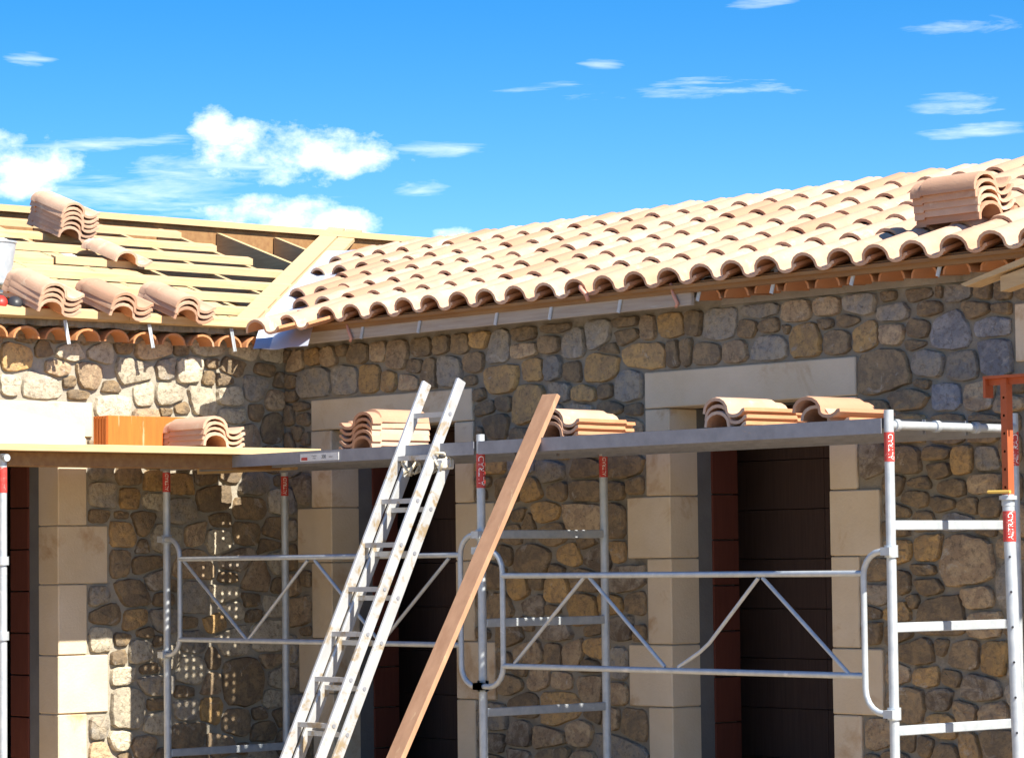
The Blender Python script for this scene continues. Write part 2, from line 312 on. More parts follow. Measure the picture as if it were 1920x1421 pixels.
# ------------------------------------------------------------------ stones of the facing
# read off the photograph: px x, px y, width, height, tone
SB = '''557 678 30 35 t;589 669 27 30 o;622 669 28 37 t;672 667 43 30 b;712 660 31 38 t;750 667 37 50 t;793 653 40 27 b;593 720 58 52 g;650 711 47 52 g;695 708 37 50 o;731 713 25 37 o;767 717 30 27 t;807 697 27 45 b;547 717 25 25 b;550 743 22 22 b;541 780 25 40 o;568 763 28 18 g;572 785 25 25 g
937 655 43 50 g;983 630 40 22 b;985 655 45 25 t;1035 645 37 33 b;1077 647 42 48 g;1126 630 43 52 g;1173 603 40 25 b;1175 630 45 27 t;1218 622 23 33 t;1262 610 40 47 o;942 713 67 53 o;1003 697 43 38 o;1038 690 33 42 g;1077 697 32 38 b;1132 690 65 57 o;1213 665 83 47 o;1268 663 30 50 o;1183 725 55 60 g;993 760 50 80 o;1058 733 32 33 g;1098 738 42 28 o;1138 730 28 27 g;915 763 30 27 g;948 755 27 28 t;848 693 42 50 g;890 680 37 40 b;883 717 25 30 b;830 643 33 37 b;868 645 37 40 b;930 800 50 40 b;1090 770 45 25 g;1150 765 40 22 b;1040 775 36 30 g
1305 603 30 48 b;1352 605 58 63 g;1427 580 72 28 g;1497 580 55 47 t;1553 570 50 42 t;1617 567 65 42 g;1670 552 27 27 g;1722 547 57 30 t;1763 545 17 30 t;1800 545 52 38 g;1847 547 33 33 b;1405 617 37 30 o;1445 613 37 25 b;1478 615 20 13 o;1512 640 57 63 o;1552 607 27 20 g;1590 602 37 25 t;1680 587 85 35 g;1745 580 43 27 t;1830 580 52 33 g;1882 580 33 20 o;1785 623 68 78 l;1623 632 47 55 o;1573 640 50 42 b;1677 627 43 42 t;1725 617 40 33 g;1865 613 72 40 l;1443 650 70 45 g;1382 663 45 45 t;1330 665 47 42 b;1287 660 25 50 o;1713 647 55 20 o;1663 693 88 80 b;1743 683 58 60 g;1807 683 58 60 g;1865 667 50 63 l;1732 717 37 20 t;1778 743 55 50 l;1837 740 55 45 t;1703 747 85 35 b
1742 1028 52 55 o;1815 1049 90 95 t;1742 1099 55 35 g;1696 1099 33 35 t;1770 1157 92 75 b;1846 1166 55 50 t;1718 1219 75 52 b;1809 1227 62 50 b;1868 1237 50 58 o;1738 1270 42 38 o;1790 1271 35 30 b;1834 1289 62 45 d;1766 1311 42 42 d;1704 1314 52 60 b;1770 1358 50 42 o;1865 1341 38 45 t;1822 1406 38 45 o;1700 1388 42 40 b;1740 1397 35 28 g
1700 860 62 55 b;1760 850 60 30 o;1810 862 45 52 o;1850 860 50 45 g;1765 880 45 30 b;1730 905 45 22 t;1790 915 45 32 d;1850 905 60 35 t;1720 935 55 30 b;1770 945 50 28 d;1820 950 42 30 d;1860 950 45 35 t;1690 990 40 30 b;1890 1110 40 80 g;1690 1145 40 40 o;1690 1190 45 42 b
1095 879 70 40 b;1025 960 58 35 o;1090 970 70 60 t;1006 1047 60 48 b;1071 1037 40 50 o;975 1104 45 40 o;1049 1104 52 50 o;1004 1138 45 38 d;989 1224 65 38 t;1040 1224 33 37 b;1078 1224 37 45 t;956 1286 38 40 b;1013 1274 37 42 t;1054 1281 33 30 t;1111 1291 45 55 t;985 1320 70 40 b;1090 1368 40 50 t;1030 1382 60 32 t;980 1377 45 45 d;950 920 60 45 b;1000 915 50 38 o;1050 920 40 36 b;940 965 40 40 o;965 1000 35 40 b;940 1040 38 38 b;1165 870 60 45 b;1160 920 36 30 b;1160 980 35 60 b;1160 1030 36 35 o;1165 1090 55 40 d;1150 1135 40 40 o;1190 1130 32 40 b;1165 1180 50 55 d;1160 1240 45 55 g;1165 1300 55 35 t;1190 1360 45 60 b;1150 1350 30 40 t'''
SA = '''28 668 57 55 o;77 657 30 20 b;130 660 38 33 c;190 660 37 40 c;107 693 30 35 t;163 703 40 50 t;247 697 77 35 g;308 690 35 42 g;353 695 50 52 c;388 713 25 30 c;20 717 40 27 c;73 733 72 75 c;128 715 28 20 o;143 757 62 50 c;207 730 60 18 g;270 740 35 40 c;313 740 52 42 c;377 750 45 70 g;430 740 50 33 g;477 727 48 45 g;433 780 60 25 c;460 660 45 20 b;437 692 55 25 b;497 695 42 23 b;20 750 35 22 g
185 870 50 45 g;240 890 45 40 b;290 900 40 40 o;195 930 50 40 g;240 935 40 40 o;225 1000 55 48 o;340 905 55 40 o;380 890 50 40 b;440 880 60 40 b;400 935 70 45 b;470 905 75 45 g;340 960 50 48 g;365 1000 35 50 t;460 1000 50 40 b;440 1050 55 45 d;480 1085 55 45 t;360 1120 58 60 g;250 1160 48 38 o;400 1170 50 28 o;190 1200 35 45 c;225 1265 40 35 c;260 1222 40 48 c;240 1330 58 75 c;222 1385 45 35 c;455 1277 80 85 b;350 1330 45 45 g;395 1330 50 45 o;440 1355 60 50 b;205 1150 50 40 b;290 1085 45 45 d;200 1060 40 40 g;270 1060 50 40 b'''
def clip(poly, nx, ny, k):                   # keep nx*x+ny*y <= k
    out = []
    for i in range(len(poly)):
        a, b = poly[i], poly[(i+1) % len(poly)]; da = nx*a[0]+ny*a[1]-k; db = nx*b[0]+ny*b[1]-k
        if da <= 0: out.append(a)
        if da*db < 0: t = da/(da-db); out.append((a[0]+(b[0]-a[0])*t, a[1]+(b[1]-a[1])*t))
    return out
def stones_for(wall, text, u0, u1, z0, z1, aspect, rects):
    rnd = random.Random(3 if wall == 'B' else 5); seeds = []
    for line in text.split('\n'):
        for it in line.split(';'):
            px, py, ww, hh, tn = it.split(); P = onY(float(px), float(py)) if wall == 'B' else onX(float(px), float(py))
            depth = (P-CAM).dot(FW); mpp = depth/FPX
            u = P.x if wall == 'B' else P.y; lat = .70 if wall == 'B' else .74
            seeds.append([u*aspect, P.z, float(ww)*mpp/lat*aspect/2, float(hh)*mpp/2, tn, True])
    inside = lambda x, z, m=.03: any(r[0]*aspect-m < x < r[1]*aspect+m and r[2]-m < z < r[3]+m for r in rects)
    seeds = [s for s in seeds if not inside(s[0], s[1], 0)]
    for big, tries in ((.105, 2500), (.078, 4000), (.052, 5000)):        # fill what is left, large stones first
        for _ in range(tries):
            x = rnd.uniform(u0*aspect, u1*aspect); z = rnd.uniform(z0, z1); r = big*rnd.uniform(.8, 1.15)
            if inside(x, z, r*.55): continue
            if all(((x-s[0])/(s[2]+r))**2+((z-s[1])/(s[3]+r*.8))**2 > .90 for s in seeds):
                seeds.append([x, z, r*rnd.uniform(.95, 1.25), r*rnd.uniform(.65, .95), rnd.choice('oottbbbggdl' if wall == 'B' else 'otbcctccg'), False])  # wall A draws more cream stones, sunlit brightness put into their colour
    out = []
    for i, (x, z, a, b, tn, man) in enumerate(seeds):
        kx, kz = a*1.9, b*1.9
        poly = [(x-kx, z-kz), (x+kx, z-kz), (x+kx, z+kz), (x-kx, z+kz)]
        for sx in (-1, 1):                                          # knocked-off corners, all different
            for sz in (-1, 1):
                c = rnd.uniform(2.5, 4.2); poly = clip(poly, sx/a, sz/b, sx/a*x+sz/b*z+c)
        r2 = a*b
        for j, s in enumerate(seeds):
            if j == i: continue
            dx, dz = s[0]-x, s[1]-z
            if abs(dx) > .8 or abs(dz) > .6: continue
            d2 = dx*dx+dz*dz
            # weighted bisector using the two stones' radii along the line that joins them
            L = math.sqrt(d2); ux, uz = dx/L, dz/L
            ra = 1/math.sqrt((ux/a)**2+(uz/b)**2); rb = 1/math.sqrt((ux/s[2])**2+(uz/s[3])**2)
            bx_, bz_ = x+ux*L*ra/(ra+rb), z+uz*L*ra/(ra+rb)
            if abs(ux) > abs(uz): nx_, nz_ = ux, uz*.45
            else: nx_, nz_ = ux*.45, uz
            q_ = math.hypot(nx_, nz_); nx_ /= q_; nz_ /= q_
            poly = clip(poly, nx_, nz_, nx_*bx_+nz_*bz_-.0075)
            if len(poly) < 3: break
        if len(poly) < 3: continue
        for rr in rects:
            e = [rr[0]*aspect-.014, rr[1]*aspect+.014, rr[2]-.014, rr[3]+.014]
            if not (min(p[0] for p in poly) < e[1] and max(p[0] for p in poly) > e[0] and min(p[1] for p in poly) < e[3] and max(p[1] for p in poly) > e[2]): continue
            opts = [(x-e[0], (1, 0, e[0])), (e[1]-x, (-1, 0, -e[1])), (z-e[2], (0, 1, e[2])), (e[3]-z, (0, -1, -e[3]))]
            poly = clip(poly, *min(opts)[1])
            if len(poly) < 3: break
        if len(poly) < 3: continue
        poly = clip(clip(clip(clip(poly, 1, 0, u1*aspect), -1, 0, -u0*aspect), 0, 1, z1), 0, -1, -z0)
        if len(poly) < 3: continue
        ar = abs(sum(poly[q][0]*poly[(q+1) % len(poly)][1]-poly[(q+1) % len(poly)][0]*poly[q][1] for q in range(len(poly))))/2/aspect
        if ar < .0022: continue
        for _ in range(2):                                          # round the corners
            poly = [p for q in range(len(poly)) for p in ((poly[q][0]*.85+poly[(q+1) % len(poly)][0]*.15, poly[q][1]*.85+poly[(q+1) % len(poly)][1]*.15), (poly[q][0]*.15+poly[(q+1) % len(poly)][0]*.85, poly[q][1]*.15+poly[(q+1) % len(poly)][1]*.85))]
        L = [0]
        for q in range(len(poly)): L.append(L[-1]+math.dist(poly[q], poly[(q+1) % len(poly)]))
        N = 20; pts = []; q = 0
        for kk in range(N):
            t = L[-1]*kk/N
            while L[q+1] < t: q += 1
            f = (t-L[q])/max(1e-9, L[q+1]-L[q]); pa, pb = poly[q], poly[(q+1) % len(poly)]
            pts.append((pa[0]+(pb[0]-pa[0])*f, pa[1]+(pb[1]-pa[1])*f))
        cx = sum(p[0] for p in pts)/N; cz = sum(p[1] for p in pts)/N
        jit = .05
        pts = [((cx+(p[0]-cx)*(1+rnd.uniform(-jit, jit)))/aspect, cz+(p[1]-cz)*(1+rnd.uniform(-jit, jit))) for p in pts]; cx /= aspect
        h = rnd.uniform(.020, .044); tx, tz = rnd.uniform(-.05, .05), rnd.uniform(-.05, .05)
        vs = []; 
        for sc_, hh in ((1.0, -.03), (1.0, h*.35), (.955, h*.85), (.80, h*.98), (.42, h)):
            for (pu, pz) in pts:
                uu = cx+(pu-cx)*sc_; vz = cz+(pz-cz)*sc_
                hq = hh+((uu-cx)*tx+(vz-cz)*tz+rnd.uniform(-.0045, .0045) if hh > 0 else 0)
                vs.append(wp(wall, uu-cx, vz-cz, hq))
        vs.append(wp(wall, 0, 0, h*1.0))
        fs = [(r*N+k, r*N+(k+1) % N, (r+1)*N+(k+1) % N, (r+1)*N+k) for r in range(4) for k in range(N)]+[(4*N+k, 4*N+(k+1) % N, 5*N) for k in range(N)]
        if wall == 'A' and cz > 2.35 and cx < -.3 and tn in 'gbd' and rnd.random() < .75: tn = 'c'  # darker stones in the sunlit zone turned cream: sunlight painted into the tone
        out.append((ar, wp(wall, cx, cz, 0), vs, fs, TONE[tn]))
    return out
rb_ = [(q[1], q[2], q[3], q[4]) for q in quoins+lintels if q[0] == 'B']+[(.538, 1.809, 0, 2.5), (3.778, 5.046, 0, 2.5), (6.9, 9, 0, 2.9)]
ra_ = [(q[1], q[2], q[3], q[4]) for q in quoins+lintels if q[0] == 'A']+[(-3.4, -1.831, 0, 2.44)]
allst = [(s, wallB) for s in stones_for('B', SB, .02, 6.95, .22, ZW-.01, .70, rb_)]+[(s, wallA) for s in stones_for('A', SA, -2.75, -.02, .22, ZW+.02, .76, ra_)]
allst.sort(key=lambda s: -s[0][0])
small = {id(wallA): MB(), id(wallB): MB()}
for i, ((ar, o, vs, fs, tn), par) in enumerate(allst):
    if i < 298:
        ob = MB().add(vs, fs).build('stone', 'stone', par, smooth=R(30), loc=o); ob['tone'] = tn
    else: small[id(par)].add([Vector(v)+o for v in vs], fs)
for par in (wallA, wallB):
    if small[id(par)].v:
        ob = small[id(par)].build('small_stones', 'stone', par, smooth=R(48)); ob['kind'] = 'stuff'; ob['tone'] = .45
print('stones', len(allst))

# ------------------------------------------------------------------ roof tile (roll on the left, pan on the right; lip at y=0, head at y=+length)
def tile_mesh(name, seed, length=.455):
    rnd = random.Random(seed)
    prof = []
    for k in range(9): a = math.pi*k/8; prof.append((.002+.098*(1-math.cos(a)), .004+.082*math.sin(a)**.9))
    prof += [(.212, -.004), (.235, -.008), (.262, -.006), (.285, .004), (.303, .020), (.322, .022)]
    th = .019; n = len(prof); nr = []
    for i in range(n):
        a = prof[max(i-1, 0)]; b = prof[min(i+1, n-1)]; dx, dz = b[0]-a[0], b[1]-a[1]; L = math.hypot(dx, dz); nr.append((-dz/L, dx/L))
    low = [(p[0]-q[0]*th, p[1]-q[1]*th) for p, q in zip(prof, nr)]
    mb = MB(); rows = []
    ys = [0, .012, length*.5, length-.075, length-.07, length]
    for r, y in enumerate(ys):
        s = 1-.035*y/length; dz = (-.011 if r >= 4 else 0)+rnd.uniform(-.0012, .0012); e = -.002 if r == 0 else 0
        rows.append(([(.16+(p[0]-.16)*s, y, p[1]*(1 if r < 4 else .93)+dz+e) for p in prof], [(.16+(p[0]-.16)*s, y, p[1]*(1 if r < 4 else .93)+dz) for p in low]))
    vs = [v for a, b in rows for v in a+b]; W2 = 2*n; top = []; body = []
    for r in range(len(rows)-1):
        for i in range(n-1):
            a = r*W2+i; top.append((a, a+1, a+1+W2, a+W2)); b = a+n; body.append((b, b+W2, b+1+W2, b+1))
        for e in (0, n-1): a = r*W2+e; body.append((a, a+n, a+n+W2, a+W2))
    for r in (0, len(rows)-1):
        for i in range(n-1): a = r*W2+i; (top if r == 0 else body).append((a, a+1, a+1+n, a+n))
    k = len(top); mb.add(vs, top+body); mb.mi = [0]*k+[1]*len(body)
    return mb.mesh(name, ['tiletop', 'tilebody'], smooth=R(35))
TILES = [tile_mesh('roof_tile', s) for s in range(4)]

# ------------------------------------------------------------------ roof B
S = .33; ang = math.atan(S)
def zB(Y): return 3.19+S*(Y+.33)
def zA(X): return 3.19+S*(.33-X)
mb = MB()
# boarded deck under the tiles, cut along the valley, and the rear slope
mb.prism([(.36, -.30), (8.5, -.30), (8.5, 1.98), (-1.92, 1.98)], -.05, -.03, lambda x, y, d: Vector((x, y, zB(y)+d)))
mb.prism([(-1.92, 1.98), (8.5, 1.98), (8.5, 4.3), (-1.92, 4.3)], -.05, -.03, lambda x, y, d: Vector((x, y, zB(3.96-y)+d)))
deckB = mb.build('roof_deck', 'darkwood', house)
start = {0: 2, 1: 0, 2: -2, 3: -2, 4: -5, 5: -6}
for k in range(6):
    for mcol in range(start[k], 28):
        cx = .104+.267*mcol; Y = -.33+.39*k
        M = Matrix.Translation((cx-.10+random.uniform(-.005, .005), Y+random.uniform(-.012, .012), zB(Y)+random.uniform(-.003, .004))) @ Matrix.Rotation(ang-.036+random.uniform(-.008, .008), 4, 'X') @ Matrix.Rotation(random.uniform(-.02, .02), 4, 'Z')
        put(random.choice(TILES), 'roof_tile', deckB, mw=M)
MB().box((.45, -.275, 3.125), (8.4, -.235, 3.185)).build('eave_batten', 'darkwood', house)
MB().box((.5, -.20, 3.10), (4.22, -.0, 3.16)).build('wall_plate', 'mortar', house)
gb = MB().box((.305, -.262, 3.052), (4.225, -.232, 3.166)).build('gutter_board', 'oldwood', house, bevel=.003)
# corner tile over the valley mouth
P = onY(478, 598, -.70)
put(TILES[1], 'corner_tile', house, mw=Matrix.Translation((P.x-.10, -.70, P.z-.088)) @ Matrix.Rotation(ang-.10, 4, 'X') @ Matrix.Rotation(.10, 4, 'Z'))
P2 = onY(545, 590, -.50)
put(TILES[2], 'corner_tile', house, mw=Matrix.Translation((P2.x-.10, -.52, P2.z-.085)) @ Matrix.Rotation(ang-.05, 4, 'X'))
# eave cornice of canal tiles bedded in mortar
def canal(seed):
    rnd = random.Random(seed); mb = MB(); n = 9; vs = []; fs = []
    for y in (0, .42):
        for rad in (.098, .084):
            for k in range(n): a = math.pi*k/(n-1); vs.append((rad*math.cos(a)*(1-.1*y), y, rad*math.sin(a)*(.80 if rad > .09 else .78)))
    for k in range(n-1):
        fs += [(k, k+1, 2*n+k+1, 2*n+k), (n+k, 3*n+k, 3*n+k+1, n+k+1), (k, n+k, n+k+1, k+1), (2*n+k, 2*n+k+1, 3*n+k+1, 3*n+k)]
    fs += [(0, 2*n, 3*n, n), (n-1, 2*n-1, 4*n-1, 3*n-1)]
    return mb.add(vs, fs).mesh('cornice_tile', 'canal', smooth=R(40))
CANAL = [canal(i) for i in range(2)]
def rough_strip(name, wall, u0, u1, zb, zt, d0_, d1_, n):
    rnd = random.Random(11); vs = []; fs = []
    for i in range(n+1):
        u = u0+(u1-u0)*i/n
        for d, z in ((d0_, zb), (d1_+rnd.uniform(-.008, .01), zb+rnd.uniform(-.004, .006)), (d1_-.015+rnd.uniform(-.012, .012), zt+rnd.uniform(-.012, .015)), (d0_, zt+.02)):
            vs.append(wp(wall, u, z, d))
    for i in range(n):
        for k in range(3): a = i*4+k; fs.append((a, a+1, a+5, a+4))
    fs += [(0, 1, 2, 3), (4*n, 4*n+3, 4*n+2, 4*n+1)]
    return MB().add(vs, fs).build(name, 'mortar', house)
cornB = rough_strip('eave_cornice', 'B', 4.23, 8.3, 3.158, 3.20, -.02, .20, 130)
cornA = rough_strip('eave_cornice', 'A', -6.5, -.30, 3.13, 3.19, -.02, .155, 200)
MB().box((4.23, -.03, 3.06), (8.3, -.005, 3.16)).build('cornice_bed', 'mortar', house)
MB().box((.005, -6.5, 3.05), (.03, -.20, 3.14)).build('cornice_bed', 'mortar', house)
x = 4.325
while x < 8: put(CANAL[0], 'cornice_tile', cornB, mw=Matrix.Translation((x, -.225+random.uniform(-.01, .01), 3.082+random.uniform(-.004, .004))) @ Matrix.Rotation(random.uniform(-.04, .04), 4, 'Z') @ Matrix.Rotation(.06, 4, 'X')); x += .236+random.uniform(-.008, .008)
y = -.36
while y > -4.2: put(CANAL[1], 'cornice_tile', cornA, mw=Matrix.Translation((.175+random.uniform(-.01, .01), y, 3.045+random.uniform(-.004, .004))) @ Matrix.Rotation(R(90)+random.uniform(-.04, .04), 4, 'Z') @ Matrix.Rotation(.06, 4, 'X')); y -= .226+random.uniform(-.008, .008)
# gutter hooks
def hook(wall, u, lean, zt=3.175, d=.268, ln=.125):
    mb = MB(); t = wp(wall, u, zt, d); b = wp(wall, u-lean, zt-ln, d); side = (1, 0, 0) if wall == 'B' else (0, 1, 0)
    mb.bar(t, b, .026, .004, side); e = wp(wall, u+.16, zt+.05, -.02)
    mb.bar(t, e, .004, .022, (0, 0, 1)); mb.bar(b+wp(wall, .006, 0, .003), t+wp(wall, .006, 0, .003), .006, .004, side)
    mb.build('gutter_hook', 'galv', house)
for u in (.569, 1.196, 1.778, 2.526, 3.027, 3.636): hook('B', u+.02, .035)
for u in (4.264, 4.851, 5.453, 6.07, 6.68): hook('B', u+.03, .045, 3.205, .235, .13)
for u in (-1.888, -1.244, -.589, -2.6): hook('A', u, -.03, 3.165, .20, .15)
for u, z in ((1.062, 3.13), (4.098, 3.14)):
    MB().tube([(u-.05, -.25, z+.045), (u-.02, -.275, z+.04), (u-.005, -.272, z-.02), (u+.03, -.275, z-.075), (u+.012, -.272, z-.09)], .011, 8).build('copper_strap', 'copper', house, smooth=True)
MB().tube([(3.36, -.33, 3.22), (3.40, -.36, 3.20), (3.43, -.345, 3.165), (3.43, -.33, 3.13)], .013, 8).build('copper_strap', 'copper', house, smooth=True)
MB().tube([(4.78, -.20, 3.215), (5.0, -.21, 3.222)], .018, 8).build('pipe_end', 'galv', house, smooth=R(40))

# valley: boards, then the grey sheet
def vp(t, off, dz):          # t along the valley from the corner (up), off to the B side (+) or A side (-)
    x, y = .33-t, -.33+t
    if off >= 0: x += off; z = zB(y)
    else: y += off; z = zA(x)
    return Vector((x, y, z+dz))
def strip(name, m_, t0, t1, offs, dz, thick, n=14, droop=0, parent=house, sm=True):
    vs = []; fs = []; k = len(offs)
    for L in (0, 1):
        for i in range(n+1):
            t = t0+(t1-t0)*i/n
            for o in offs: p = vp(t, o, dz-L*thick+(random.uniform(-.006, .006) if droop else 0)); p.z -= droop*max(0, .25-t)**1.5 if t < .25 else 0; vs.append(p)
    h = (n+1)*k
    for i in range(n):
        for j in range(k-1): a = i*k+j; fs += [(a, a+1, a+1+k, a+k), (h+a, h+a+k, h+a+k+1, h+a+1)]
        for j in (0, k-1): a = i*k+j; fs.append((a, a+k, h+a+k, h+a))
    for i in (0, n):
        for j in range(k-1): a = i*k+j; fs.append((a, a+1, h+a+1, h+a))
    return MB().add(vs, fs).build(name, m_, parent, smooth=R(30) if sm else False)
strip('valley_board', 'pine', .12, 3.6, (-.36, -.19), .0, .03, 4, sm=False)
strip('valley_board', 'pine', .12, 3.6, (-.175, -.01), -.004, .03, 4, sm=False)
strip('valley_sheet', 'zinc', -.17, 2.55, (-.13, -.06, 0, .08, .22, .42), .016, .004, 26, droop=.5)

# ------------------------------------------------------------------ roof A: rafters, ridge, battens, insulation
frame = MB().box((-2.98, -6.6, 3.98), (-2.92, 4.2, 4.245)).build('roof_frame', 'darkwood', house)
MB().box((-3.0, -6.6, 4.25), (-2.88, 4.2, 4.30)).build('ridge_board', 'pine', frame)
y = -6.3
yr = []
while y < 4.1: yr.append(y); y += .56
for y in yr:
    # rafter from the eave (or the valley) up to the ridge
    xe = .09 if y < -.10 else -y-.02
    if xe < -2.6: continue
    poly = [(xe, zA(xe)-.05), (-2.91, zA(-2.91)-.05), (-2.91, zA(-2.91)-.25), (xe, zA(xe)-.17)]
    MB().prism(poly, y-.022, y+.022, lambda u, v, d: Vector((u, d, v))).build('rafter', 'pinex', frame)
    poly = [(-2.99, zA(-2.91)-.05), (-5.9, zA(-2.91)-.05-S*2.95), (-5.9, zA(-2.91)-.25-S*2.95), (-2.99, zA(-2.91)-.25)]
    MB().prism(poly, y-.022, y+.022, lambda u, v, d: Vector((u, d, v))).build('rafter', 'pinex', frame)
MB().prism([(-2.99, zA(-2.91)-.03), (-6.1, zA(-2.91)-.03-S*3.1), (-6.1, zA(-2.91)-.045-S*3.1), (-2.99, zA(-2.91)-.045)], -6.6, 4.2, lambda u, v, d: Vector((u, d, v))).build('rear_roof_boarding', 'darkwood', frame)
# battens (end positions read along the roof plane)
def yend(px, py): return onP(px, py, (S, 0, 1), 3.19+S*.33).y
ends = {-2.62: yend(296, 416), -2.20: yend(352, 438), -1.80: yend(412, 460), -1.40: yend(472, 483)}
xb = [.20, -.14, -.53, -.95, -1.40, -1.80, -2.20, -2.62]
for x in xb:
    y1 = ends.get(x, -x-.16 if x < 0 else -.35); y0 = -6.5
    cuts = sorted([y0, y1]+[c for c in (random.uniform(-4, -2.2), random.uniform(-1.6, -.6)) if c < y1-.3])
    for a, b in zip(cuts, cuts[1:]):
        dz = random.uniform(-.003, .006); rot = random.uniform(-.006, .006)
        mb = MB(); mb.prism([(x+.03, zA(x+.03)-.048), (x-.03, zA(x-.03)-.048), (x-.03, zA(x-.03)-.0), (x+.03, zA(x+.03)-.0)], a+.004, b-.004, lambda u, v, d: Vector((u+(d-a)*rot, d, v+dz)))
        mb.build('batten', 'pine', frame)
# short noggings and offcuts between battens, white insulation below
for y0, y1, x0, x1 in ((-6.4, -3.3, -.05, -.9), (-3.2, -2.1, -.05, -1.3), (-2.0, -1.0, -.05, -1.0), (-.95, -.25, -.1, -.75), (-2.9, -1.6, -1.8, -2.6)):
    MB().prism([(x0, zA(x0)-.09), (x1, zA(x1)-.09), (x1, zA(x1)-.12), (x0, zA(x0)-.12)], y0, y1, lambda u, v, d: Vector((u, d, v))).build('insulation_panel', 'insul', frame)
for i, (xa, xc, ye) in enumerate(((.17, -.10, -.40), (-.17, -.49, -.30), (-.57, -.90, -.25), (-.99, -1.36, -.35), (-1.44, -1.76, -.6), (-1.84, -2.16, -.9), (-2.24, -2.58, -1.2))):
    y = -6.4; kk = 0
    while y < ye:
        y2 = min(y+random.uniform(.5, 1.3), ye+random.uniform(-.1, .1)); mm = 'insul' if random.random() < .28 else 'pine'
        if random.random() > .10:
            e_ = random.uniform(.0, .05)
            MB().prism([(xa-e_, zA(xa-e_)-.052), (xc, zA(xc)-.052), (xc, zA(xc)-.066), (xa-e_, zA(xa-e_)-.066)], y+.01, y2, lambda u, v, d: Vector((u, d, v))).build('sarking_board', mm, frame)
        y = y2
for i in range(16):
    x = random.choice(xb[1:6])-.2; y = random.uniform(-3.2, -.6); 
    if y > -x-.6: continue
    mb = MB(); M = Matrix.Translation((x, y, zA(x)-.075)) @ Matrix.Rotation(ang, 4, 'Y') @ Matrix.Rotation(random.uniform(-.2, .2), 4, 'Z')
    mb.box((-.19, -.03, -.02), (.19, .03, .02), M=M); mb.build('nogging', 'pine', frame)
MB().box((.10, -6.5, 3.17), (.20, -.35, 3.215)).build('eave_board', 'pine', frame)

# ------------------------------------------------------------------ tiles in stacks: every tile a thing
def stack(n, P, rz, label, group, step=.036, slope=None, names='stacked_tile', jig=.006):
    for i in range(n):
        Z = Matrix.Rotation(rz+random.uniform(-.02, .02), 4, 'Z')
        T = Matrix.Translation(Vector(P)+Vector((random.uniform(-jig, jig), random.uniform(-jig, jig), 0)))
        B_ = slope if slope else Matrix.Identity(4)
        o = put(random.choice(TILES), names, None, mw=T @ B_ @ Matrix.Translation((0, 0, .012+i*step)) @ Z)
        pos = 'single' if n == 1 else 'topmost' if i == n-1 else 'bottom' if i == 0 else ('second', 'third', 'fourth', 'fifth')[n-2-i]+' from top'
        tag(o, label if n == 1 else pos+' '+label, 'roof tile', group)
ZD = 2.285
def at_deck(px, py, Y): p = onY(px, py, Y); return (p.x, Y, ZD+.004)
p = at_deck(632, 842, -1.08); stack(5, (p[0]+.335, -.62, ZD+.004), R(182), 'tile in the stack of five on the deck behind the ladder', 'tiles stacked behind the ladder')
p = at_deck(1010, 820, -1.02); stack(3, p, R(2), 'tile in the stack of three on the deck beside the leaning board', 'tiles stacked beside the leaning board')
p = at_deck(1320, 797, -1.02); stack(3, p, R(-2), 'tile in the stack of three in front of the wide lintel', 'tiles stacked in front of the lintel')
p = at_deck(1500, 790, -1.0)
o = put(TILES[0], 'tilted_tile', None, mw=Matrix.Translation((p[0], -1.0, ZD+.02)) @ Matrix.Rotation(.04, 4, 'Y') @ Matrix.Rotation(.08, 4, 'Z')); tag(o, 'lower of two overlapping tiles at the end of the scaffold deck, mortar crusted', 'roof tile', 'pair of tiles at the deck end')
o = put(TILES[3], 'tilted_tile', None, mw=Matrix.Translation((p[0]-.03, -1.03, ZD+.065)) @ Matrix.Rotation(.03, 4, 'Y') @ Matrix.Rotation(.05, 4, 'Z')); tag(o, 'upper of two overlapping tiles at the end of the scaffold deck', 'roof tile', 'pair of tiles at the deck end')
# on roof B, turned with the lip to the right
slB = Matrix.Rotation(ang, 4, 'X')
stack(5, (5.72, -.02, zB(-.02)+.075), R(90), 'tile in the stack of five sitting on the tiled roof', 'tiles stacked on the tiled roof', slope=Matrix.Rotation(ang*.75, 4, 'X') @ Matrix.Translation((.45, 0, 0)), step=.04)
# on roof A, lips facing down the slope
slA = Matrix.Rotation(ang, 4, 'Y')
def stackA(n, X, Y, label, group): stack(n, (X, Y, zA(X)+.004), R(90), label, group, slope=slA)
stackA(6, -1.98, -.55, 'tile in the tall stack of six near the open ridge', 'tiles stacked near the ridge')
stackA(1, -1.28, -.53, 'single cream tile lying alone on the bare battens', None)
stackA(4, .36, -2.20, 'tile in the stack of four at the eave beside the metal bucket', 'tiles stacked beside the bucket')
stackA(3, .36, -1.66, 'tile in the middle stack of three at the open eave', 'tiles stacked mid eave')
stackA(3, .36, -1.17, 'tile in the stack of three at the eave nearest the roof valley', 'tiles stacked near the valley')

